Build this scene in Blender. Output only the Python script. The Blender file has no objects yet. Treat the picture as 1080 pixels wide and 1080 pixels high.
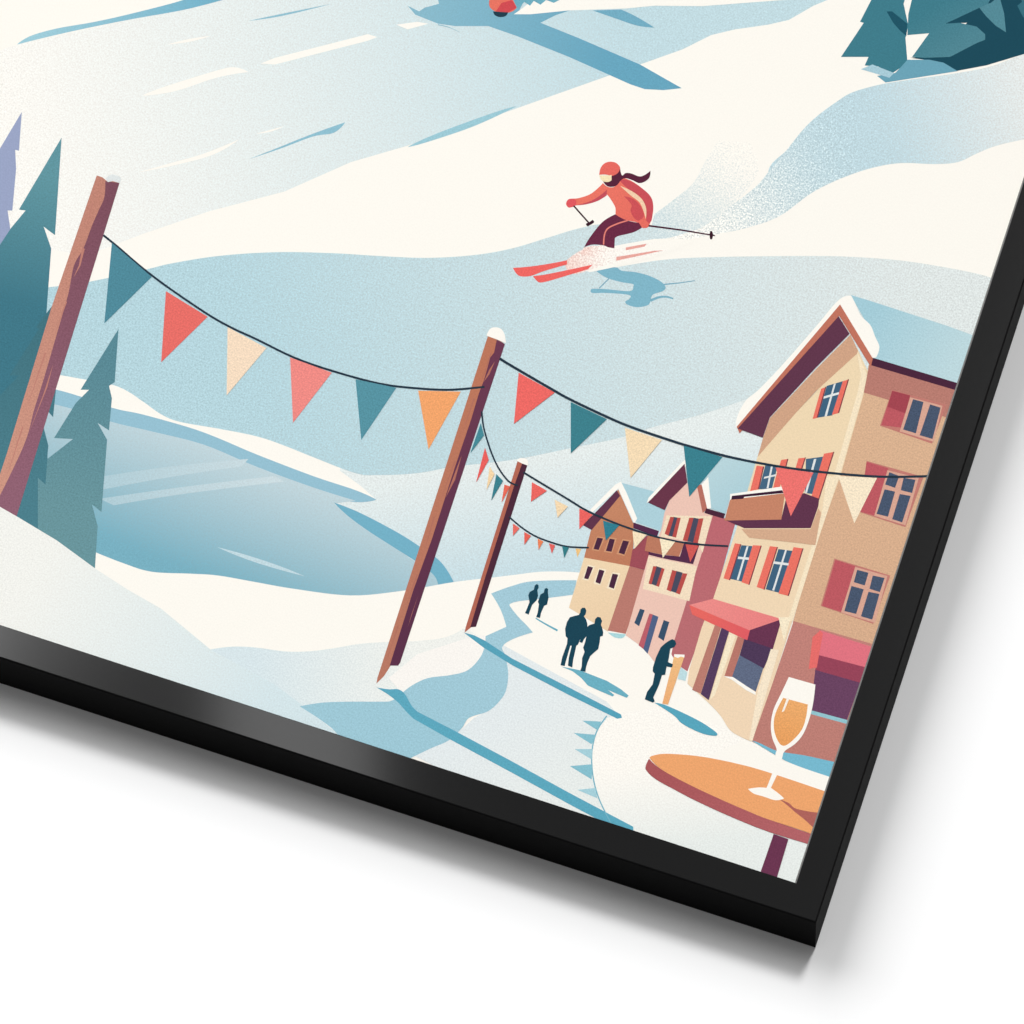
import bpy, math
from mathutils import Vector, geometry

# ------------------------------------------------------------------ camera, world, lamps, exposure
C = bpy.context.scene.collection
SC = bpy.context.scene
TH = 0.3137                       # the frame lies turned by 18 degrees
CU, CV, CH = 0.22093, -0.75161, 1.48181
FPX, CX, CY = 1.64642 * 1481.81, 824.16, 2289.22
W_, H_, RAIL, DEPTH, RECESS = 0.74, 1.04, 0.020, 0.030, 0.002

def rot(u, v):                    # frame axes -> world axes
    c, s = math.cos(TH), math.sin(TH)
    return (c * u + s * v, -s * u + c * v)

cam_d = bpy.data.cameras.new('camera')
cam = bpy.data.objects.new('camera', cam_d); C.objects.link(cam)
cx, cy = rot(CU, CV)
cam.location = (cx, cy, CH)
cam_d.sensor_width = 36; cam_d.lens = 36 * FPX / 1080
cam_d.shift_x = (540 - CX) / 1080; cam_d.shift_y = (CY - 540) / 1080
cam_d.clip_start = 0.05; cam_d.clip_end = 60
SC.camera = cam

wd = bpy.data.worlds.new('World'); SC.world = wd; wd.use_nodes = True
wd.node_tree.nodes['Background'].inputs[0].default_value = (1, 1, 1, 1)
wd.node_tree.nodes['Background'].inputs[1].default_value = 0.215

def lamp_sun(name, az_u, az_v, elev, strength, angle):
    d = bpy.data.lights.new(name, 'SUN'); d.energy = strength; d.angle = math.radians(angle)
    o = bpy.data.objects.new(name, d); C.objects.link(o)
    x, y = rot(az_u, az_v); n = math.hypot(x, y)
    e = math.radians(elev)
    v = Vector((x / n * math.cos(e), y / n * math.cos(e), math.sin(e)))   # towards the lamp
    o.rotation_euler = v.to_track_quat('Z', 'Y').to_euler()
    return o
lamp_sun('key_lamp', 0.13, 1.0, 52, 1.7, 12)
lamp_sun('side_lamp', -0.82, 0.574, 27, 3.95, 55)

def gleam_lamp(name, px, py, hgt, sx, sy, radiance):
    # an unseen area lamp, added so its reflection gleams softly on the bottom rail
    d = bpy.data.lights.new(name, 'AREA'); d.shape = 'RECTANGLE'; d.size = sx; d.size_y = sy
    d.energy = radiance * math.pi * sx * sy
    o = bpy.data.objects.new(name, d); C.objects.link(o)
    k = (CH - DEPTH) / FPX
    X, Y = cx + (px - CX) * k, cy - (py - CY) * k
    t = (hgt - DEPTH) / (CH - DEPTH)
    o.location = (X + (X - cx) * t, Y + (Y - cy) * t, hgt)
gleam_lamp('gleam_lamp_near', 312, 777, 1.1, 0.17, 0.26, 3.9)
gleam_lamp('gleam_lamp_far', -115, 644, 1.1, 0.20, 0.24, 2.4)

SC.view_settings.view_transform = 'Standard'; SC.view_settings.look = 'None'
SC.view_settings.exposure = 0; SC.view_settings.gamma = 1
SC.render.engine = 'CYCLES'

# ------------------------------------------------------------------ materials
KINK = 0.79                        # reflectance of the unprinted paper
def lin(h):
    h = h.lstrip('#'); o = []
    for i in (0, 2, 4):
        c = int(h[i:i + 2], 16) / 255
        o.append(c / 12.92 if c <= 0.04045 else ((c + 0.055) / 1.055) ** 2.4)
    g = 0.25 * o[0] + 0.6 * o[1] + 0.15 * o[2]          # the printing inks are a little dusty
    k = 0.075 * (1 if g < 0.75 else max(0.0, (0.96 - g) / 0.21))
    return [(c + (g - c) * k) * (1 - 0.35 * k) for c in o]

def to_uv(px, py, z=DEPTH - RECESS):
    k = (CH - z) / FPX
    X, Y = cx + (px - CX) * k, cy - (py - CY) * k
    c, s = math.cos(TH), math.sin(TH)
    return (c * X - s * Y, s * X + c * Y)

MATS = {}
def ink(a, b=None, p0=None, p1=None, grain=0.035, stip=0.12):
    """printed ink: a flat tone or a blend from a to b across the paper, with the paper's own grain"""
    key = (a, b, p0, p1, grain, stip)
    if key in MATS: return MATS[key]
    m = bpy.data.materials.new('ink_' + a.lower()); m.use_nodes = True
    nt = m.node_tree; N = nt.nodes; Lk = nt.links
    bs = N['Principled BSDF']; bs.inputs['Roughness'].default_value = 0.75
    bs.inputs['Specular IOR Level'].default_value = 0.06
    tc = N.new('ShaderNodeTexCoord')
    nz = N.new('ShaderNodeTexNoise'); nz.inputs['Scale'].default_value = 960; nz.inputs['Detail'].default_value = 1.5
    nz.inputs['Roughness'].default_value = 0.7
    Lk.new(tc.outputs['Object'], nz.inputs['Vector'])
    ca = [c * KINK for c in lin(a)] + [1]
    mix = N.new('ShaderNodeMix'); mix.data_type = 'RGBA'
    mix.inputs[6].default_value = ca
    if b:
        mix.inputs[7].default_value = [c * KINK for c in lin(b)] + [1]
        u0, v0 = to_uv(*p0); u1, v1 = to_uv(*p1)
        d = Vector((u1 - u0, v1 - v0, 0)); d = d / d.length_squared
        sub = N.new('ShaderNodeVectorMath'); sub.operation = 'SUBTRACT'; sub.inputs[1].default_value = (u0, v0, 0)
        dot = N.new('ShaderNodeVectorMath'); dot.operation = 'DOT_PRODUCT'; dot.inputs[1].default_value = d
        Lk.new(tc.outputs['Object'], sub.inputs[0]); Lk.new(sub.outputs[0], dot.inputs[0])
        ns = N.new('ShaderNodeMath'); ns.operation = 'MULTIPLY_ADD'
        ns.inputs[1].default_value = stip * 4; ns.inputs[2].default_value = -stip * 2
        Lk.new(nz.outputs['Fac'], ns.inputs[0])
        ad = N.new('ShaderNodeMath'); ad.operation = 'ADD'; ad.use_clamp = True
        Lk.new(dot.outputs['Value'], ad.inputs[0]); Lk.new(ns.outputs[0], ad.inputs[1])
        Lk.new(ad.outputs[0], mix.inputs[0])
    else:
        mix.inputs[0].default_value = 0
    g = N.new('ShaderNodeMath'); g.operation = 'MULTIPLY_ADD'
    g.inputs[1].default_value = grain * 14; g.inputs[2].default_value = 1 - grain * 7
    Lk.new(nz.outputs['Fac'], g.inputs[0])
    sc = N.new('ShaderNodeVectorMath'); sc.operation = 'SCALE'
    Lk.new(mix.outputs[2], sc.inputs[0]); Lk.new(g.outputs[0], sc.inputs['Scale'])
    Lk.new(sc.outputs[0], bs.inputs['Base Color'])
    MATS[key] = m
    return m

def plain(name, col, rough, spec, bump=0.0, bscale=900):
    m = bpy.data.materials.new(name); m.use_nodes = True
    nt = m.node_tree; N = nt.nodes; bs = N['Principled BSDF']
    bs.inputs['Base Color'].default_value = (*col, 1); bs.inputs['Roughness'].default_value = rough
    bs.inputs['Specular IOR Level'].default_value = spec
    tc = N.new('ShaderNodeTexCoord'); nz = N.new('ShaderNodeTexNoise'); nz.inputs['Scale'].default_value = bscale
    nt.links.new(tc.outputs['Object'], nz.inputs['Vector'])
    mr = N.new('ShaderNodeMapRange'); mr.inputs['To Min'].default_value = rough * 0.9; mr.inputs['To Max'].default_value = rough * 1.1
    nt.links.new(nz.outputs['Fac'], mr.inputs['Value']); nt.links.new(mr.outputs[0], bs.inputs['Roughness'])
    if bump:
        b = N.new('ShaderNodeBump'); b.inputs['Strength'].default_value = bump; b.inputs['Distance'].default_value = 0.0002
        nt.links.new(nz.outputs['Fac'], b.inputs['Height']); nt.links.new(b.outputs[0], bs.inputs['Normal'])
    return m
M_BLACK = plain('satin_black_lacquer', (0.0070, 0.0070, 0.0071), 0.13, 0.34)
M_SIDE = plain('matt_black_stain', (0.0042, 0.0042, 0.0043), 0.6, 0.03)
M_TABLE = plain('matt_white_surface', (0.90, 0.90, 0.90), 0.9, 0.1)
M_BOARD = plain('brown_board', (0.25, 0.17, 0.10), 0.8, 0.2)
M_PAPER = ink('FFFBF2', grain=0.006)

# ------------------------------------------------------------------ the setting and the frame
def link(name, verts, faces, mat, parent=None):
    me = bpy.data.meshes.new(name); me.from_pydata(verts, [], faces); me.update()
    me.materials.append(mat)
    o = bpy.data.objects.new(name, me); C.objects.link(o)
    if parent: o.parent = parent
    return o

g = link('ground', [(-8, -8, 0), (8, -8, 0), (8, 8, 0), (-8, 8, 0)], [(0, 1, 2, 3)], M_TABLE)
g['kind'] = 'structure'

ROOT = bpy.data.objects.new('framed_poster', None); C.objects.link(ROOT)
ROOT.rotation_euler = (0, 0, -TH)
ROOT['label'] = 'black framed winter village poster with a skier and bunting, lying on a white surface'
ROOT['category'] = 'framed poster'

def rail(cor0, cor1, in0, in1):
    """one mitred moulding: profile (distance from the outer edge, height) run between two corners"""
    r, q = 0.0010, 0.0005
    prof = [(0.0006, 0.0), (0.0, 0.0006), (0.0, DEPTH - r)]
    for k in range(1, 5):
        a = k / 4 * math.pi / 2
        prof.append((r - r * math.cos(a), DEPTH - r + r * math.sin(a)))
    prof += [(RAIL - q, DEPTH), (RAIL - q * 0.3, DEPTH - q * 0.3), (RAIL, DEPTH - q), (RAIL, 0.0)]
    vs, fs = [], []
    for (c, n) in ((cor0, in0), (cor1, in1)):
        for d, z in prof: vs.append((c[0] + n[0] * d, c[1] + n[1] * d, z))
    n = len(prof)
    for i in range(n):
        j = (i + 1) % n
        fs.append((i, j, n + j, n + i))
    fs.append(tuple(range(n))); fs.append(tuple(range(2 * n - 1, n - 1, -1)))
    o = link('frame_rail', vs, fs, M_BLACK, ROOT)
    o.data.materials.append(M_SIDE)
    for i in range(6): o.data.polygons[i].material_index = 1
    import bmesh
    b = bmesh.new(); b.from_mesh(o.data); bmesh.ops.recalc_face_normals(b, faces=b.faces); b.to_mesh(o.data); b.free()
    return o
BR, BL, TL, TR = (0, 0), (-W_, 0), (-W_, H_), (0, H_)
rail(BL, BR, (1, 1), (-1, 1)); rail(BR, TR, (-1, 1), (-1, -1))
rail(TR, TL, (-1, -1), (1, -1)); rail(TL, BL, (1, -1), (1, 1))
e = RAIL - 0.001
def slab(name, z0, z1, mat):
    x0, x1, y0, y1 = -W_ + e, -e, e, H_ - e
    v = [(x0, y0, z0), (x1, y0, z0), (x1, y1, z0), (x0, y1, z0), (x0, y0, z1), (x1, y0, z1), (x1, y1, z1), (x0, y1, z1)]
    return link(name, v, [(3, 2, 1, 0), (4, 5, 6, 7), (0, 1, 5, 4), (1, 2, 6, 5), (2, 3, 7, 6), (3, 0, 4, 7)], mat, ROOT)
slab('backing_board', 0.004, DEPTH - RECESS - 0.0005, M_BOARD)
ZP = DEPTH - RECESS
slab('paper_sheet', ZP - 0.0003, ZP, M_PAPER)

fl = link('inner_edge_strip', [(-RAIL - .0006, RAIL, ZP + .0012), (-RAIL + .0002, RAIL, ZP + .0012), (-RAIL + .0002, H_ - RAIL, ZP + .0012), (-RAIL - .0006, H_ - RAIL, ZP + .0012),
      (-RAIL - .0006, RAIL, ZP - .0001), (-RAIL - .0006, H_ - RAIL, ZP - .0001)], [(0, 1, 2, 3), (4, 0, 3, 5)], plain('grey_edge_strip', (.16, .155, .145), .6, .2), ROOT)  # thin grey strip drawing the pale line inside the right rail
# ------------------------------------------------------------------ the printed picture
STEP = 0.000004
BOXES = []
X0, X1, Y0, Y1 = -W_ + e, -e, e, H_ - e

def clip(poly):
    def cut(ps, f, g_):
        out = []
        for i in range(len(ps)):
            a, b = ps[i - 1], ps[i]
            fa, fb = f(a), f(b)
            if (fa >= 0) != (fb >= 0):
                t = fa / (fa - fb); out.append((a[0] + (b[0] - a[0]) * t, a[1] + (b[1] - a[1]) * t))
            if fb >= 0: out.append(b)
        return out
    for f in (lambda p: p[0] - X0, lambda p: X1 - p[0], lambda p: p[1] - Y0, lambda p: Y1 - p[1]):
        poly = cut(poly, f, None)
        if len(poly) < 3: return []
    return poly

def parse(s):
    """'x,y x,y* ...' ; a leading ~ makes a smooth outline in which * keeps a corner"""
    smooth = s.startswith('~'); s = s.lstrip('~')
    pts = []
    for w in s.split():
        c = w.endswith('*'); a, b = w.rstrip('*').split(',')
        pts.append((float(a), float(b), c or not smooth))
    return pts

def curve(pts, closed=True, n=6):
    out = []; m = len(pts)
    rng = range(m) if closed else range(m - 1)
    for i in rng:
        p1, p2 = pts[i], pts[(i + 1) % m]
        out.append((p1[0], p1[1]))
        if p1[2] and p2[2]: continue
        p0 = pts[i - 1] if (closed or i > 0) else p1
        p3 = pts[(i + 2) % m] if (closed or i + 2 < m) else p2
        t1 = (0, 0) if p1[2] else ((p2[0] - p0[0]) / 2, (p2[1] - p0[1]) / 2)
        t2 = (0, 0) if p2[2] else ((p3[0] - p1[0]) / 2, (p3[1] - p1[1]) / 2)
        if p1[2]: t1 = (p2[0] - p1[0] - t2[0] * .5, p2[1] - p1[1] - t2[1] * .5)
        if p2[2]: t2 = (p2[0] - p1[0] - t1[0] * .5, p2[1] - p1[1] - t1[1] * .5)
        for k in range(1, n):
            t = k / n; a = 2 * t**3 - 3 * t**2 + 1; b = t**3 - 2 * t**2 + t; c = -2 * t**3 + 3 * t**2; d = t**3 - t**2
            out.append((a * p1[0] + b * t1[0] + c * p2[0] + d * t2[0], a * p1[1] + b * t1[1] + c * p2[1] + d * t2[1]))
    if not closed: out.append(pts[-1][:2])
    return out

def level(px):
    xs = [p[0] for p in px]; ys = [p[1] for p in px]
    b = (min(xs), min(ys), max(xs), max(ys)); L = 0
    for (q, l) in BOXES:
        if b[0] < q[2] and q[0] < b[2] and b[1] < q[3] and q[1] < b[3]: L = max(L, l)
    BOXES.append((b, L + 1))
    return ZP + (L + 1) * STEP

def P(parent, name, mat, *specs):
    """print filled outlines, each one a mesh of its own; specs are strings or pixel lists"""
    if len(specs) > 1: return [P(parent, name, mat, q) for q in specs][0]
    if isinstance(mat, str): mat = ink(mat)
    lists = [curve(parse(s)) if isinstance(s, str) else s for s in specs]
    z = level([p for l in lists for p in l])
    verts, faces = [], []
    for l in lists:
        uv = clip([to_uv(p[0], p[1], z) for p in l])
        if len(uv) < 3: continue
        cl = []
        for p in uv:
            if not cl or (abs(p[0] - cl[-1][0]) + abs(p[1] - cl[-1][1])) > 1e-6: cl.append(p)
        tris = geometry.tessellate_polygon([[Vector((p[0], p[1], 0)) for p in cl]])
        k = len(verts); verts += [(p[0], p[1], z) for p in cl]
        for t in tris:
            a, b, c = (cl[i] for i in t)
            ar = (b[0] - a[0]) * (c[1] - a[1]) - (c[0] - a[0]) * (b[1] - a[1])
            if abs(ar) < 1e-14: continue
            faces.append(tuple(k + i for i in (t if ar > 0 else t[::-1])))
    return link(name, verts, faces, mat, parent)

def S(parent, name, mat, spec, w, w2=None):
    """a printed stroke along a line"""
    pts = parse(spec); c = curve(pts, closed=False) if isinstance(spec, str) else spec
    L, R = [], []
    for i, p in enumerate(c):
        a = c[max(i - 1, 0)]; b = c[min(i + 1, len(c) - 1)]
        dx, dy = b[0] - a[0], b[1] - a[1]; n = math.hypot(dx, dy) or 1
        ww = (w + ((w2 if w2 is not None else w) - w) * i / (len(c) - 1)) / 2
        L.append((p[0] - dy / n * ww, p[1] + dx / n * ww)); R.append((p[0] + dy / n * ww, p[1] - dx / n * ww))
    return P(parent, name, mat, L + R[::-1])

def label(o, t): o['label'] = t; return o

CRM = ink('FFFBF2', grain=0.008)

# --- upper slope
P(ROOT, 'snow_slope', ink('FDFAF3', 'C4E0E7', (20, 170), (660, 60), 0.045, 0.14),
  '8,50 18,47 240,-2 300,-70 900,-70 880,-3 858,6 832,21 810,26 775,31 750,37 720,52 675,68 540,116 432,153 370,171 300,202 220,223 150,247 90,270 -60,240 -60,80')
P(ROOT, 'snow_streak', ink('9CD0DE', '6DB4CE', (40, 40), (230, 0)),
  '~18,47* 32,38 60,30 100,23 140,14 190,1 212,-8* 262,-8* 200,9 140,20 90,30 50,39')
P(ROOT, 'snow_streak', CRM, '~176,47* 200,41 222,38* 200,44', '~150,101* 172,92 230,74 248,71 262,76* 228,82 185,96', '~145,182* 180,172 215,162 252,147* 225,163 185,174',
  '275,67 290,61 388,36 398,39 388,43 290,68', '418,26 440,23 452,25 430,31', '~270,141* 285,137 300,133* 285,139')
P(ROOT, 'snow_streak', '8CC3D5', '~262,168* 290,157 330,141 364,129* 352,140 330,144 295,157', '~262,22* 300,14 350,4* 310,14 285,19')
P(ROOT, 'snow_streak', ink('9BCEDB'), '~430,155* 460,141 520,119 545,112* 500,133 450,150')
# --- shadow of a tree above the picture's edge and the skier's boot coming in from the top
sh = P(ROOT, 'tree_shadow', ink('86BDD0', '62A9C4', (450, 20), (640, 70), 0.03),
  '430,6 442,12 448,8 463,4 452,-40 575,-40 548,10 556,14 601,11 586,16 570,24 610,40 675,68 719,93 700,95 680,94 665,89 600,60 545,38 515,27.5 480,27.5 462,25 452,21 438,15.5')
P(sh, 'shadow_streak', '6FB0C8', '~625,11* 655,10* 672,18 690,29* 672,27 648,19')
S(sh, 'shadow_streak', '8FC0D0', '~462,26 474,29 485,34', 1.2, .3)
P(ROOT, 'snow_drift', CRM, '542,15 552,8 566,-4 620,-60 900,-60 880,-4 800,2 740,6.5 690,6 660,9 600,11 560,15')
P(ROOT, 'brush_fringe', '68B0C4', '545,-30 541,4 547,8 553,2 559,6 563,1 570,5 576,0 584,3 592,-1 600,-30')
bt = P(ROOT, 'ski_boot', 'F0705A', '~516,6 520,-8 536,-8 541,0 545,8* 538,13 525,13')
P(bt, 'boot_side', 'D9434B', '523,12 529,3 540,0 545,8 536,13')
P(bt, 'boot_sole', '153A4C', '~520,12* 536,13* 533,17 527,18 522,16')

# --- stand of trees, top right
P(ROOT, 'snow_mound', ink('ECEFEC', 'C3DEE6', (1090, 90), (935, 140), 0.06, 0.3),
  '~1120,45* 1080,57 1045,70 1010,77 960,84 934,88* 900,97 880,109 860,124 845,139 830,158 810,182 822,228* 860,201 890,187 920,177 950,172 985,173 1010,171 1030,162 1050,154 1080,147 1120,140*')
P(ROOT, 'snow_mound', ink('C3DEE6', 'FFFBF2', (858, 165), (722, 262), 0.08, 0.5),
  '~900,97* 880,109 860,124 845,139 830,158 810,182 797,197 775,214 755,226 735,236 712,242 690,246* 690,262* 720,254 755,247 785,241 822,228 860,201 905,181*')
P(ROOT, 'snow_spray', ink('CFE3E7', 'FFFBF2', (690, 262), (768, 160), 0.03, 0.4),
  '~690,226* 715,207 732,192 745,168 758,148* 790,150* 800,180 775,214* 752,232 735,242 700,252 685,250*')
grp = P(ROOT, 'pine_tree', ink('06495B', grain=.02), '960,61 985,58 1020,24 996,25 1030,6 1046,-60 1110,-120 1110,46 1080,57 1060,63 1040,69 1008,75 990,66 975,63')
label(grp, 'darkest teal fir at the top right')
P(grp, 'bough', '4E8C9A', '1032,7 1045,3 1054,-4 1059,14 1061,34 1050,27 1040,17')
P(grp, 'bough', '2F7080', '1073,6 1078,2 1075,-6 1100,-10 1100,24 1079,18')
t1 = P(ROOT, 'pine_tree', ink('357E8E', grain=.03), '948,-80 922,-6 907,23 911,24 887,60 916,60 912,69 926,70 940,78 952,70 957,65 955,40 958,27 953,4 960,-20')
label(t1, 'leftmost teal fir at the top right')
P(t1, 'bough', '0A5366', '935,12 941,12 957,25 956,38 950,33 942,24')
t2 = P(ROOT, 'pine_tree', ink('357E8E', '4A8896', (980, 10), (1010, 55), .03), '998,-110 964,-10 958,15 957,37 980,35 962,60 975,61 1002,60 1031,45 1039,42 1039,36 1030,28 1012,24 997,25 1042,4 1054,-20')
label(t2, 'broad teal fir with a rounded bough')
P(ROOT, 'snow_drift', ink('66A6BB', grain=.02), '934,87 925,80 944,77 950,71 957,63 980,63 995,66 1010,75')
P(ROOT, 'snow_drift', 'A9D0DD', '908,73 920,68 943,77 938,82 925,78')

# --- valley, seen between slope and village
P(ROOT, 'snow_slope', ink('E9F0EE', 'C6E0E8', (520, 490), (540, 620), 0.045), '360,490 1010,380 1010,640 560,640 440,640 420,585 380,560 350,531')
P(ROOT, 'snow_slope', ink('E4EBE9', 'B6D9E2', (960, 260), (300, 490), 0.06, 0.14),
  '~-70,315* 60,302 95,297 155,284 180,278 230,270 290,266 350,267 400,270 450,272 500,269 540,262 580,250 610,241 640,236 690,238* 690,262* 640,284* 700,274 760,271 850,270 900,271 960,276 1032,289 1060,300* 1040,400* 790,420* 740,437 690,450 657,461 600,473 540,485 480,492 440,499 400,501 375,499 330,482 300,470 270,460 230,452 190,445 170,437 150,423 130,411 88,400 0,386 -70,380*')
P(ROOT, 'snow_ridge', CRM, '~-70,378* 0,385 88,400 125,408 150,423 170,437 190,445 230,452 270,460 300,470 330,483 355,494* 380,512* 398,528* 330,504 270,482 200,452 118,431 60,412 -70,385*')
P(ROOT, 'ice_band', ink('94C4D7', grain=.02), '~-70,383* 60,411 118,430 150,437 200,451 230,462 270,479 330,502 375,517 397,527* 370,529 330,516 270,494 215,470 160,456 118,446 60,428 -70,400*')
lk = P(ROOT, 'frozen_lake', ink('CDDFE4', '74B3C6', (270, 470), (215, 608), 0.035, 0.1),
  '~-70,400* 60,427 118,445 160,455 215,469 270,492 330,514 375,528* 352,531* 380,552 420,580 450,600 478,614* 425,624 370,629 310,622 230,608 200,606 160,604 130,595 100,585 50,565*')
P(lk, 'ice_streak', ink('D0E1E6', 'B0D0DA', (290, 490), (110, 515)), '~105,503* 180,492 262,484* 255,492* 180,503 105,517*', '~105,526* 190,514 290,502* 300,508* 200,520 120,533*')
P(lk, 'ice_streak', 'C4DEE6', '~229,577* 262,586 295,597 322,608* 285,598 255,588')
P(lk, 'ice_bank', ink('6FB4CC', grain=.02), '~352,530* 380,541 420,562 445,578 462,590 472,602 479,615* 462,617* 457,606 440,593 415,577 390,561 368,545')
P(ROOT, 'snow_bank', CRM, '~90,578* 130,594 160,603 200,605 230,607 270,614 310,621 370,628 425,623 478,614 520,609 545,606 570,603 600,603 630,606* 900,640* 900,800* 500,760* 200,760* 60,600*')

# --- firs at the left
t = P(ROOT, 'pine_tree', ink('9AA6C9', grain=.02), '23,118 20,159 16,158 17,178 13,222 8,222 11,242 0,262 -70,300 -70,270 -5,165')
label(t, 'pale violet fir cut by the left edge')
t = P(ROOT, 'pine_tree', ink('5A97A2', '35788A', (50, 190), (20, 320), .05), '65,145 58,248 46,239 54,262 49,330 60,380 -70,480 -70,310 0,258 12,240 27,222 20,221')
label(t, 'tall teal fir left of the first wooden post')
t = P(ROOT, 'pine_tree', ink('38727F', '44808E', (40, 330), (20, 520), .04), '63,304 57,320 38,345 41,347 10,396 20,396 0,417 -70,470 -70,600 60,600 60,540 51,505 50,480 51,470 45,447 49,432 56,440 60,400 70,330')
label(t, 'dark teal fir behind the first wooden post')
t = P(ROOT, 'pine_tree', ink('538A97', '65979F', (110, 380), (80, 540), .05), '125,347 121,403 115,407 118,420 115,454 103,446 113,464 107,540 97,532 103,555 100,602 40,566 40,504 48,511 50,484 77,463 57,462 80,425 94,411 85,411')
label(t, 'small grey-teal fir right of the first wooden post')

# --- wooden posts
def post(lab, light, mid, dark, body, side, knots, cap, streaks=()):
    p = P(ROOT, 'wooden_post', light, body); label(p, lab)
    P(p, 'shaded_side', dark, side)
    if knots: P(p, 'wood_grain', mid, *knots)
    for (q, w0) in streaks: S(p, 'wood_grain', mid, q, w0, .3)
    if cap: P(p, 'snow_cap', 'E3E9E8' if 'largest' in lab else CRM, cap)
    return p
post('largest wooden post at the left edge', ink('C58370', 'D2957F', (110, 200), (10, 500), .05), ink('C48070', grain=.02), ink('7E4A5A', '935F72', (110, 200), (20, 500), .05),
     '102,185 108,187 114,192 119,191 126,193 17,546 -70,500 -50,480 0,500 7,479 55,322',
     '~111,191* 119,192* 126,193* 17,546* -8,538* 25,470 36,432 46,400 60,352 72,310 78,280 88,262 97,238 104,222 110,208',
     ['56,384 46,415 30,458 50,408', '~84,275* 90,250* 87,268'], '~112,188 118,184 127,187 126,193* 119,191* 114,192*',
     [('88,262 84,280 78,292', 3), ('70,318 58,352', 1.6), ('48,372 30,425', 1.8), ('24,450 8,500', 1.5), ('98,214 92,236', 1.5)])
# --- foreground snow
P(ROOT, 'snow_field', ink('DBEAEE', 'F3F4EE', (270, 705), (440, 700), 0.03),
  '~222,685* 245,682 270,683 300,687 325,687 350,684 380,679 410,677 440,676 470,672 488,663* 500,668 512,682 500,720* 440,760* 380,790* 300,770*')
P(ROOT, 'snow_field', ink('F5F5EF', 'D7E9ED', (40, 600), (290, 735), 0.03), '-80,490 0,534.5 20,546 60,570 101,600 135,622 170,642 222,685 250,700 290,722 330,752 420,830 -80,760')
P(ROOT, 'snow_field', ink('E7EEEF', 'EDF1EC', (560, 740), (640, 860), 0.03), '437,797 455,789 487,769 500,757 520,747 536,715 530,680 640,740 655,757 640,757 625,785 624,805 632,845 645,868 660,880 560,860')
P(ROOT, 'snow_field', ink('FFFBF3', 'EBF0EC', (720, 805), (730, 890), 0.03), '~655,752* 700,745* 800,780* 850,800* 880,900* 838,940* 650,875* 632,845 624,805 626,785 632,768 642,757*')
pt = P(ROOT, 'snow_path', ink('9DCCDB', 'A3CEDD', (400, 770), (540, 640), 0.04),
  '~316,745* 340,741 370,740 400,740 413,739 424,731* 436,722 452,715 475,712 493,707 506,694 511,682 512,671* 534,661* 528,643 518,626* 540,618 562,613 608,612* 606,627* 575,631 548,634 538,637 539,641 548,652 555,659 562,667* 541,674 530,682 533,692 536,710 534,727 528,738 515,750 495,757 487,768 473,781 455,789 432,800* 380,800* 350,768* 335,757')
P(pt, 'snow_drift', ink('FCF8F2', grain=.02), '~424,731* 436,722 452,715 475,712 493,707 506,694 511,682 512,671* 505,669* 440,690* 410,715*')
P(pt, 'post_shadow', ink('55ABC3', grain=.04), '~397,725* 410,727 420,727 427,732 434,744 441,751* 480,771* 540,803* 600,836* 668,872* 668,884* 600,848* 540,815* 475,780* 436,758* 428,750 420,741 410,733')
P(pt, 'post_shadow', ink('4FA6BF', grain=.04), '489,667 500,670 512,676 540,694.5 600,725 655,753.5 656,757 651,758 600,733 540,701.5 510,683')
S(pt, 'snow_edge', '6FB7CB', '~640,755 631,768 626,782 624,800 626,822 632,843 645,870', 1.3)
P(pt, 'snow_edge', ink('84C4D4'), '614,760 634,761 630,770', '605,773 629,775 624,785', '601,808 625,806 624,822')
P(pt, 'snow_edge', ink('A6D5E0'), '606,790 625,790 624,801', '609,833 628,831 630,842')

p = post('middle wooden post holding the end of the long bunting', ink('C27555', 'BE7860', (520, 360), (400, 710), .03), ink('B66E5C', grain=.02), ink('6E3650', '5C2B48', (520, 370), (420, 690), .03),
     '514.5,354.5 524,357 532.5,363 422,699 420,701 412,702 405,713 397,721 398,715',
     '524,358 532.5,363 422,699 420,702 411,702 436,622 455,570 480,492 497,442 505,415 510,402 513,392 517,377 521,372',
     ['522,381 516,390 510,403 516,395', '487,480 480,498 470,525 480,506', '441,628 434,648 430,662'], '~513,354* 518,346 527,346 532,352 533.5,362* 524,358*',
     [('518,372 508,402', 1.3), ('500,420 488,456', 1.4), ('480,486 466,524', 1.4), ('458,545 448,580', 1.6), ('440,606 428,640', 1.5), ('420,660 408,696', 1.3)])
post('far wooden post by the shore', ink('B9654F', grain=.03), ink('C98A76'), ink('4E2338', grain=.02),
     '546,486 551,488 556,491 502,661 497,661.5 490,667 491,662', '551,488 556,491 502,661 496,661.5 512,608 531,548 541,516',
     None, '~545,486* 549,483 556,485 557,491* 551,489*')

# --- smallest house
def quad(s): return s
hs = P(ROOT, 'house', ink('F7DAB0', 'F3D3AA', (620, 590), (640, 660), .02), '616,588 664,597 641,666 600,641'); label(hs, 'smallest house, brown gable over a cream lower wall')
P(hs, 'snow_roof', ink('ADD4DF', grain=.02), '655,509 689,518 706,530 702,545 697,560 671,551')
P(hs, 'snow_edge', CRM, '625,540 622,538 649,511 655,508 661,520 672,547 669,552 652,515')
P(hs, 'gable', ink('CB8660', 'C57C58', (640, 540), (650, 590), .03), '652,516 668,552 668,577 664,597 616,588 623,560 634,545')
P(hs, 'soffit', '63304A', '650.5,517 654,523 624,559 615,554')
P(hs, 'side_wall', ink('C07A6C', grain=.03), '664,597 682,602 660,668.5 641,665')
P(hs, 'side_wall', ink('A44B57', grain=.03), '667,580 682,565 692,566 683,602 664,597')
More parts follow.
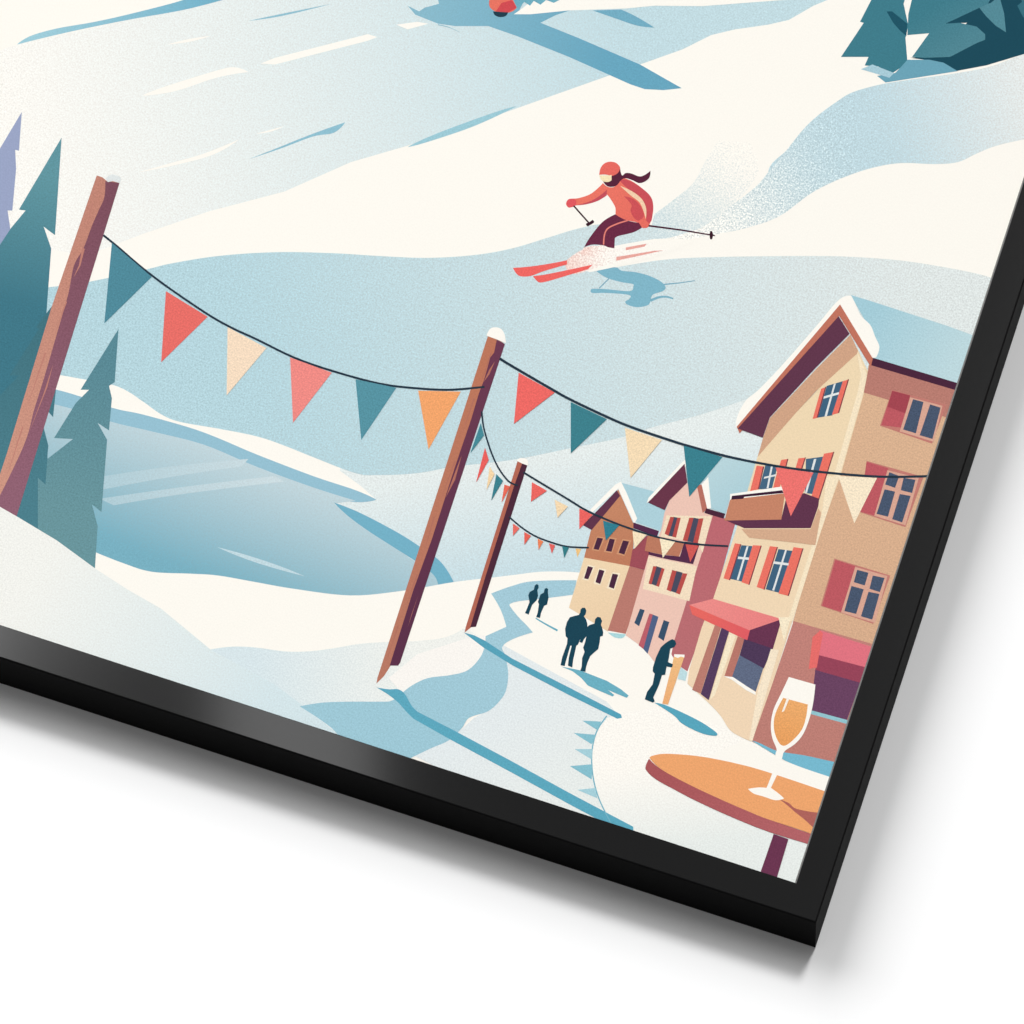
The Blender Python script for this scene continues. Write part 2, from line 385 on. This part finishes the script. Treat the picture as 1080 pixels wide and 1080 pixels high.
P(hs, 'eave', '56264A', '668,551 695,560 693,566 668,557')
for q in ('630,567 636,568 631.5,580 626,579', '643,568 648.5,569 645,582 639,581', '657,570 663.5,571 658.5,585 652.5,583',
          '620,597 625.5,598.5 620.5,611 616,610', '632,600.5 637.5,602 633,616 628,614', '646,605 652,606 647.5,621 642,619'):
    pp = parse(q); mx = sum(p[0] for p in pp) / 4; my = sum(p[1] for p in pp) / 4
    w = P(hs, 'window', 'FBE9CC' if my > 590 else 'D8986F', [(mx + (p[0] - mx) * 1.45, my + (p[1] - my) * 1.2) for p in pp])
    P(w, 'pane', '4C2440', q)
P(ROOT, 'blue_puddle', 'ABDDE2', '~641,667* 660,669* 656,673 648,672')

# --- pink house
hb = P(ROOT, 'house', ink('F4C8B6', grain=.02), '697,560 701,540 706,528 724,510 736,511 743,541 752,544 740,585 711,676 702,690 690,698 684,690 674,680 660,670 684,586'); label(hb, 'pink house with red shutters between the other two')
P(hb, 'snow_roof', ink('BADAE1', 'A8D0DB', (760, 490), (790, 540), .02), '742,505 760,482 800,488 800,520 770,524 765,542 749,536')
P(hb, 'snow_edge', CRM, '682,531 684,525 719,488 730,478 728,486 724,492', '740,511 747,503 750,536 745,537')
P(hb, 'soffit', ink('6C3148'), '683.5,530 722,489 725,509 706,528 701,538')
P(hb, 'roof_trim', 'BE6F5E', '735,512 740,511 746,537 741,541')
P(hb, 'side_wall', ink('C3666F', 'BF6C70', (760, 560), (720, 690), .03), '752,543 776,550 753,633 742,662 725,708 716,702 708,690 711,676 740,584')
P(hb, 'eave', '4A2038', '745,536 765,542 763,547 743,541')
P(hb, 'wall_band', ink('F9E2C2'), '699,558 703,543.5 751,544.5 741,583 736,573 716,569 697,566', '684,587 735,597 727,634 678,621')
def shut(parent, red, glass, bars=None, col='C04A44', gl='484A60'):
    w = P(parent, 'window', ink(gl, grain=.02), glass)
    for r in red: P(w, 'shutter', col, r)
    if bars: P(w, 'mullion', 'E6E9E8', *bars)
    for r in red:
        q = parse(r); a, b = q[1], q[2]
        if bars: P(w, 'shutter_edge', '7E3444', [(a[0], a[1]), (b[0], b[1]), (b[0] - 1.1, b[1] - .2), (a[0] - 1.1, a[1] - .1)])
    return w
shut(hb, ['707,545 711,545.5 705,565 701,563', '714.5,546 718,546 713,567 709,566'], '710,545 715,546 709.5,566 704.5,565')
shut(hb, ['727,546 731.5,546 725,571 720,570', '737,547 742,546.5 736,573 731,572'], '731,546 737,547 731,572 725,571')
shut(hb, ['689,597 692.5,597.5 687,616.5 684,615.5', '698,599 701,600 695,619 692,618'], '692,597 698,599 692.5,618 687,616')
shut(hb, ['709,601 713.5,602.5 707.5,624 703,622', '720,604.5 725,605 717,627 713,625.5'], '713,602 720,604 713.5,625.5 707.5,623.5')
b = P(hb, 'balcony', '57284A', '684,582 698,585 717,587 722,571 738,573 731,595 700,589 684,585')
P(b, 'balcony_panel', 'C27A5C', '683,565 695,566 699,585 680,581', '712,571 722,572 716,587 702,585')
P(hb, 'window', ink('33506C'), '675,642 680,643.5 674,660.5 669,657')
P(hb, 'window', ink('33506C'), '700,654 706,656 700,676 694,672')
d = P(hb, 'door', ink('4E638A', grain=.03), '688,648 694.5,650.5 683,689.5 678,684')
P(d, 'door_frame', 'C25C68', '685,647 688.5,648 678.5,684.5 673.5,680.5')

# --- large house
hc = P(ROOT, 'house', ink('F5DCB2', 'F7DAB6', (870, 430), (760, 740), .02),
  '~904,367* 915,391* 912,413* 887,500* 855,590* 835,657* 815,720* 793,782* 783,778 770,770 760,755 748,742 725,721* 727,706* 740,662* 752,632* 776,560* 800,478* 838,437*')
label(hc, 'largest house with a snowy gable, balcony and coral awning')
P(hc, 'snow_roof', ink('A3D0DD', 'BFDDE3', (920, 330), (1010, 380), .03), '897,311 920,318 960,331 1000,344 1030,355 1020,410 918,378 925,360')
P(hc, 'snow_edge', CRM, '~776,452* 778,438 787,422 800,411 825,385 860,345 880,321 890,313 898,312* 903,322 908,333 918,343 923,355 927.5,366 924,377* 919,378* 886,326*')
P(hc, 'side_wall', ink('E0B48E', 'DDAF8A', (950, 450), (900, 640), .05), '916,385 1025,412 925,690 836,657 855,590 887,500 912,412')
P(hc, 'side_wall', ink('BE7C6E', grain=.05), '917,384 1012,411 1004,442 911,414')
P(hc, 'side_wall', ink('C78277', 'C27E72', (870, 680), (840, 790), .05), '837,655 930,682 882,812 850,800 820,793 793,782 815,720')
P(hc, 'eave', '4A1F3A', '919.5,377 1010,404 1008,411.5 918,385')
P(hc, 'gable_band', ink('D6A583', grain=.04), '897,353 905,370 904,373 860,413 838,437 799,482 805,461 812,441 862,388')
P(hc, 'roof_trim', 'C8725A', '886,321 920.5,378 918.5,387 885,333 780,457 777,450')
P(hc, 'soffit', ink('63324B', grain=.04), '884.5,333.5 896,352 860,388 812,440 804.5,461.5 778,452')
P(hc, 'corner_board', ink('FBE8C6'), '904,371 914.5,395 911,413 886,500 864,566 836,655 831,654 858,570 880,500 905,412 908,396')
# windows of the side wall
def side_window(frame, shutter, panes, top=None):
    w = P(hc, 'window', ink('C97C70', grain=.03), frame)
    P(w, 'shutter', ink('C4565F', grain=.05), shutter)
    if top: P(w, 'shutter_top', 'A9414E', top)
    P(w, 'sash', 'DFA892', *[panes[0]])
    P(w, 'pane', ink('46566F', grain=.08), *panes[1:])
side_window('941,411 998,427 983,468 928,449', '941,412 960,417 950,451 929.5,448.5',
  ['960,419 994,428 985,466 949,455', '963,421 974,424 966,457 952.5,453', '981,426.5 992,430 983.5,463 970,459'], '941,412 960,417 955,436 936,429')
side_window('914,486 974,503 955,556 906,540', '914,487 937,494 923,544 907,539.5',
  ['936,496 969,504 955,554 922,544', '938,498 948.5,502 944,514.5 933.5,511', '953,504 965.5,506 962,520 950,517', '933,516 944,518.5 936.5,545 924.5,542', '949,521 960.5,523 951.5,551 941,547.5'])
side_window('880,589 939,607 921,658 865.5,639', '881,590.5 902,597 887.5,645.5 867,639',
  ['902,598 936,607.5 923,657 887,646', '904,601 916,604 912,617.5 900.5,614', '920.5,607 933,609.5 928,624.5 917,621', '898,618 911,621.5 903,647.5 890.5,644.5', '916,624 927.5,626.5 920,653.5 908,650'])
# front windows
shut(hc, ['866,410 871.5,408 862.5,440.5 857,442', '889,402 895.5,400 885,435.5 877.5,437.5'], '872,407 889,402 878,438 862.5,440.5',
     ['879.5,405 881.5,404.5 872,439 869.5,439.5', '869,418 885,413.5 884.5,416 868.5,420.5'], 'F4705E', '3B6482')
shut(hc, ['798,491 806,492 800.5,516 791,518', '824,485 831.5,484 829,494 822,515 815,516 819,500'], '807,491 820,492 814,516 800.5,516',
     ['813,492 815,492 810.5,515 808.5,515', '806,503 819,500 818.5,502 805.5,505'], 'F4705E', '426884')
shut(hc, ['842,483.5 850,482.5 846,495 839,494', '869,478.5 880,476.5 864,527 856,523'], '850,484 869,481.5 857,521 849,520',
     ['858.5,484 861,484 851,520 849,520'], 'F4705E', '426884')
shut(hc, ['775,573 782,574 770,612 763,610', '794,575 803.5,575.5 790.5,617 782,614'], '782,575 793.5,576 783,613.5 770,610.5',
     ['787.5,576 789.5,576 779,612 777,611.5', '778.5,587 790,588 789.5,590.5 778,589.5'], 'F4705E', '3B6482')
shut(hc, ['812,576 820.5,577 806.5,622 798,619', '837,577 847.5,578.5 832,628.5 821,626'], '821,579 836,581 821.5,625 807.5,621.5',
     ['828,580 830,580 816.5,623 814.5,622.5', '816,592 832,594 831.5,596.5 815.5,594.5'], 'F4705E', '3B6482')
b = P(hc, 'balcony', ink('62304C', grain=.05), '764,548 824,547 829,526 848,520 864,526 863,534 855,557 785,557')
P(b, 'balcony_panel', ink('CC8463', grain=.03), '770,527 828,519 824,548 764,549')
P(b, 'snow_edge', CRM, '770,521 826,513 828,519 829,520 770,527')
P(b, 'balcony_rail', '3A1A34', '772,523 825,517 826.5,520 785,524 784,526 771,527')
P(b, 'balcony_shade', ink('DBAD8A', grain=.03), '782,558 855,558 863,536 866,541 860,575 845,573 790,567')
a = P(hc, 'awning', ink('F58C87', 'F2807F', (740, 640), (820, 660), .03), '752,631.5 825,653 790.5,665 727,638')
P(a, 'awning_front', ink('F0645B', 'E8585F', (740, 650), (790, 670), .02), '727,638 791,665 788,675.5 730,648')
P(a, 'awning_side', ink('6B3050', grain=.05), '791,664.5 824.5,653 815,685 788,675.5')
P(hc, 'door_post', ink('C07C6D'), '754,659 760.5,662 739,731.5 730,727.5')
P(hc, 'door', ink('553A5F', grain=.05), '761,662 769,666 747.5,738.5 739,732')
P(hc, 'door_post', ink('FBEBCB'), '770,667 776,670 754,733 748.5,738.5')
P(hc, 'window_post', ink('BE7668'), '778,671 785,674 772.5,714 764,713')
w = P(hc, 'shop_window', ink('5F6B86', grain=.08), '781,688 806,702 797,729.5 772,714')
P(w, 'window_shade', ink('4E3658', grain=.06), '785,674 815,684 805.5,705 780,691')
P(w, 'sill', CRM, '763,713 773,714 797,730 797,733 787,728 772,717')
P(hc, 'corner_board', ink('FBE9CC'), '813,684.5 821.5,685.5 793.5,782 790,781 799,730')
a = P(hc, 'awning', ink('E97180', grain=.03), '864,664.5 922,683 913,707 863,691'); 
w = P(hc, 'shop_window', ink('6C4062', grain=.06), '860,705 908,718 893,760 855,749')
P(w, 'window_shade', ink('9C4058', grain=.04), '864,691 914,704 907,720 860,706.5')
P(a, 'awning_front', 'EF6A66', '857,672 865,665 868,668 861.5,704 853,705.5')
P(hc, 'wall_base', '92C9D3', '855,749 894,759.5 893,763.5 853,752.5')
P(ROOT, 'ice_band', ink('72BDD5', grain=.03), '~793,781* 802,784 820,792 850,797 890,806* 880,822* 850,811 828,802')
P(ROOT, 'snow_field', CRM, '~787,780* 800,790 822,800 850,811 890,824* 870,850* 800,830* 740,800*')

# --- cafe table and glass
tb = P(ROOT, 'cafe_table', ink('F6A766', grain=.03), '~685,799* 690,796.5 705,795 740,798 780,806 815,816 880,838* 870,890* 857,880 810,864 790,856 760,843 730,829 705,816 692,807')
label(tb, 'round orange table with a drink on it')
P(tb, 'table_edge', ink('AE5558', 'B96266', (700, 830), (840, 885), .04), '~684.5,800* 692,807.5 705,816 730,829 760,843 790,856 810,864 860,881* 870,897* 855,891 810,877 770,861 735,845 710,832 692,822 682,813 681,808')
P(tb, 'leg', ink('6E3150', grain=.05), '816,879.5 831.5,885 818,930 800,926')
P(tb, 'glass_shadow', 'B46259', '~822,843* 832,847 840,853 862,857* 870,860* 860,875* 848,864 838,856 830,849')
gl = P(ROOT, 'drinking_glass', CRM, '~832,714* 860,722* 857,745 852,763 846,776 838,785 829,791 826,795* 822,812* 813,831* 820,836 827,842* 818,844 805,840 795,837 789,832* 800,830.5 808.5,831* 816,812* 818,795 819,790 814.5,778 813,764 816,748 824,731')
label(gl, 'stemmed glass of amber drink on the orange table')
P(gl, 'drink', ink('F4AC62', 'F0A256', (835, 745), (825, 780), .05), '~826,736* 852,743* 850,757 846,769 838,779 829,786 823,785 818,776 816,765 818,752')
P(gl, 'glint', 'FBF3E6', '830,736 832.5,737 827,750 824.5,751')

# --- people in the street and their shadows
TEAL = ink('084356', grain=.04)
S(pt, 'person_shadow', '5FB2C6', '~565,652 575,658 588,665', 1.2, 2)
P(pt, 'person_shadow', ink('66B3C7'), '592,703 600,704.5 612,707 622,711 640,718 655,727 663,733.5 661,736 650,731.5 641,727.5 648,733 646,734.5 632,728.5 620,723 613,715 604,708')
P(pt, 'person_shadow', ink('4FA9C2'), '~690,741* 700,743 712,748 727,755 742,763 756,773 754,776* 742,774 728,768 718,762 710,754')
P(ROOT, 'blue_puddle', 'BFE1E6', '717,703 725,709 723,718 715,716')
o = P(ROOT, 'person', TEAL, '612.3,643 614,641 617,641 618.5,644 617.6,648 615.8,650 618,653 619.5,658 619.8,664 618.5,669 615.5,668.5 614,672 611.5,675 609.5,680 607.8,681 604.5,696 603.5,704 599,702 600,693 603,681 601.5,681 597.2,696 595.5,702.5 591.2,701.5 593,693 598,679 598.5,673 596.6,671 596,663 598,656 601,651 606,649.5 610.5,648.5 612,646'); label(o, 'taller figure of the near couple')
o = P(ROOT, 'person', TEAL, '627.7,653 630,650.5 633.3,651.2 635,655 633.8,659 635,661.5 636.2,667 635.8,670.5 633,671.5 632.5,677 631,684.5 628,687 622.5,692 619.5,699 618,704 617.5,708.5 612,707.5 613.5,703 614,694 616.5,687.5 615,683 617,677.5 618.5,671 616,674 614,678 611,677 613.5,671 617.5,664 621,659.5 627,657.5'); label(o, 'shorter figure of the near couple')
o = P(ROOT, 'person', TEAL, '564,617.5 566,616 568,617 568,620 566.8,622.5 567.5,628 566,633 564,635 561.2,638 558.8,644.5 557.5,648.2 553.8,646.5 556.3,640.5 558.4,635 557.2,628 558.6,624.3 563,622'); label(o, 'left figure of the far couple')
o = P(ROOT, 'person', TEAL, '574.5,621 576.5,620 578.2,621.5 577.8,624.5 578.6,630 577,637.5 573.8,639 570.6,646.5 569.5,651.8 565.5,650.8 567,646.5 568.4,637 567.3,634.8 570,627 573.5,625'); label(o, 'right figure of the far couple')
mk = P(ROOT, 'trail_marker', ink('F8C07E', 'F5B070', (715, 695), (702, 740)), '711,692 722,692 704.5,743 698.5,742'); P(mk, 'snow_cap', CRM, '711,690 722,690.5 721.8,693.5 718,692.5 715,693.8 711,692.5')
o = P(ROOT, 'person', TEAL, '706,675.5 709,674 712,675.5 713.2,679 711.5,682.3 707,684 706,690 704.5,698.3 709.8,700.5 708.8,704 703,702.8 701.5,711.6 698.2,712 694.8,722.7 689,735.5 690.5,739.5 688.6,741 680,737.5 682.5,729.7 688.4,721.5 690.5,710.5 688.4,708 688.6,704 692,693 696.8,682.8 701.5,678.5'); label(o, 'lone figure stooping beside the yellow marker')

# --- the skier
S(ROOT, 'skier_shadow', ink('6FA9BF'), '642,294 632,304', 1.1)
sk = P(ROOT, 'skier_shadow', ink('7DB9CD', grain=.03), '~629,286* 640,283 650,282 656,285.5 670,287 685,291 697,297 702,303 699,307 690,310 687,313 686,318 683,322 672,324 662,321.5 659.5,318 664,315 663,311 640,309 625,309 623,306 626,304.5 640,305 664,307 668,302 667,299.5 655,297.5 640,293')
S(sk, 'pole_shadow', '74AEC4', '700,300 716,298.5 733,296', 1.4, .8)
S(sk, 'pole_shadow', '7AB6CA', '~686,317 695,313.5 703,313 710,315', 2.8, 1.6)
P(ROOT, 'snow_spray', CRM, '~600,279* 620,268 645,260 690,252* 730,254 700,268 655,280 622,287*')
sp = P(ROOT, 'snow_spray', ink('F9D2C6', 'FFFAF2', (590, 275), (640, 266), .04, 0.6), '~596,276* 615,263 640,258 655,262 690,255* 684,260 660,267 705,262* 690,269 640,279 605,289')
sr = P(ROOT, 'person', ink('F4725E', 'EE6A5A', (640, 200), (680, 235), .03),
  '~636,193* 641,197 648,197 652,191 658,188 668,192 680,201 687,210 689,220 687,232 683,240* 677,240* 673,235 660,232 650,228 649,219 644,210 640,205* 632,210 620,214 606,217 600,219 597,215 600,210 610,209 622,205 630,199')
label(sr, 'skier in a coral jacket and helmet, crouching')
P(sr, 'sleeve', ink('D24A54', grain=.03), '~653,190* 662,190 675,197 686,207 689,218 687,233* 682,238* 681,226 678,214 671,206 660,197')
P(sr, 'sleeve', ink('CB4A58'), '~607,216.5* 622,212.5 633,206 640,200* 640,206* 630,212 618,215.5')
P(sr, 'jacket_fold', ink('D64C52'), '~658,207* 668,210 676,218 679,228 673,233* 668,229 665,222 666,216')
P(sr, 'jacket_stripe', 'FAD3AC', '~654,196* 667,202 677,210 681.5,220 681,231* 678.5,222 674,213 665,206')
P(sr, 'glove', 'E9525A', '~597.5,214 600,210 606,210 608,214 606,217.5 600,218.5')
P(sr, 'glove', 'F06A5A', '~673,235 677,231 684,235 683,240 676,240')
P(sr, 'trousers', ink('6C2342', grain=.05), '~649,226* 660,232 674,235* 677,240* 668,245 652,249 648.5,252* 648,262* 642,262* 637,259 625,258 616,261* 621,252 630,240 638,232')
S(sr, 'trouser_stripe', 'F08272', '~662,232.5 651,236 641,241 637.5,248 636.5,258', 1.5)
P(sr, 'scarf', ink('591B38'), '~645,185* 654,177* 656,185 660,182.5 666,183 674,186 680,184.5 686,180* 685,187 680,191.5 674,193 667,190 660,188 655,190 651,195 646,197 640,196 636,191* 644,191*')
P(sr, 'helmet', ink('F0665A', grain=.03), '~632,184.5* 633.5,177 638,172 644,170.5 650,172 654,177 651,183 645,185.5* 638,184')
P(sr, 'goggles', 'FBE9BA', '~632,185* 640,185 645,184.5* 645,190* 641,192 635,190.5')
S(sr, 'ski_pole', '3A1224', '605,217 621,235', 1.6)
S(sr, 'ski_pole', '4A1530', '684,238 718,242.5 754,248.5', 1.9, 1.4)
P(sr, 'pole_basket', '3A1224', '~618,236 622,234 625,232 626.5,234.5 622,237.5 619.5,238.5', '~749,244 751,244 752,248 751,252 749,252 748.5,248', )
P(sr, 'ski', ink('F9625C'), '~541,282.5* 560,281 580,278 598,274.5* 598,279* 575,285.5 560,291 550,291.5 545,289')
P(sr, 'ski', ink('F9625C'), '~562,291* 575,289.5 600,284.5 625,279* 620,284* 600,290 580,296 570,298 566,296')
P(sr, 'ski_boot', ink('F9CFC2', 'FFF8F0', (612, 262), (636, 272), .05, .6), '616,261 625,259 637,260 648,262 650,266 640,272 625,271 612,268')
P(sr, 'ski_tail', ink('F0A89C', grain=.04), '660,261 682,257 680,260 660,264', '650,271 690,264.5 700,264 680,268.5 650,275')

# --- bunting
CORD = '203444'
def bunting(lab, path, w, flags):
    c = S(ROOT, 'bunting', CORD, path, w); label(c, lab)
    for col, q in flags:
        P(c, 'pennant', ink(col, grain=.05), q)
    return c
bunting('long bunting between the two large posts', '~109,248 125,261 150,282.5 180,305 220,332 245,346 270,357.5 310,377 350,391 400,404.5 440,409.5 475,411 511,408', 2.2,
 [('478B9D', '118,256 160,292 110,341'), ('F06A61', '175,307 219,334 170,382'), ('FBE0C2', '240,345 281,367 239,417'),
  ('F88A82', '306,377 350,393 309,446'), ('4F95A5', '375,400 418,409 381,464'), ('FBA662', '441,412 486,413 452,474')])
bunting('bunting from the middle post across the large house', '~527,378 540,386 583,411 602,421.5 640,439.5 665,450 700,462 727,470.5 770,482 810,490 850,496 900,501 940,503 985,502', 2.5,
 [('F7655E', '547,393 585,414 542,447'), ('32828F', '602,424 640,442 602,478'), ('FBE0B6', '659,451 698,464 665,504'), ('2E8291', '721,470 762,482 727,524'),
  ('F6706A', '818,493 858,498.5 834,544.5'), ('FCEACB', '884,502 925,504 901,552'), ('FBE8C6', '872,502 882,503 866,548'), ('FBEBCB', '821,651 834,651 827,677')])
bunting('short bunting drooping from the middle to the far post', '~508,434 510,450 515,468 521,484 528,497 537,508 546,512', 1.7,
 [('3C8C9A', '507,446 510.5,459 496,478'), ('F35A55', '511.5,472 515.5,485 502,509'), ('FBD9A6', '516.5,492 521.5,500 513,517'), ('2F8290', '523.5,500 530.5,507 518,528'), ('F0674F', '532,511 538,513 529,530')])
bunting('bunting from the far post to the pink house', '~552,498 570,509 600,527 620,539 650,552 680,562.5 700,568 730,573.5 768,576', 1.9,
 [('F5625A', '561,508.5 577,517.5 560,529'), ('FBDDB0', '585,527 599,534 588,546'), ('F5605A', '611,536 625,543 611,558'), ('228093', '636,549 653,554 639,570'),
  ('FBE6C0', '667,560 682,564 669,579'), ('FBEBC8', '696,568 712,571.5 699,588.5'), ('D95550', '723,574 737,575.5 728,593')])
bunting('low bunting from the far post to the smallest house', '~537,545 550,556 565,565.5 585,573 600,576.5 621,577.5', 1.5,
 [('F06A5E', '541,552 548,557 541,565'), ('F0604F', '553,561 560,565 553,574.5'), ('F5824F', '567,568 573,571 568,580'), ('EF5F58', '579,573 585.5,575 582,584'), ('2A7F88', '593,576 600,577.5 595,588.5'), ('F7C77C', '607,578.5 613,579 609,588')])
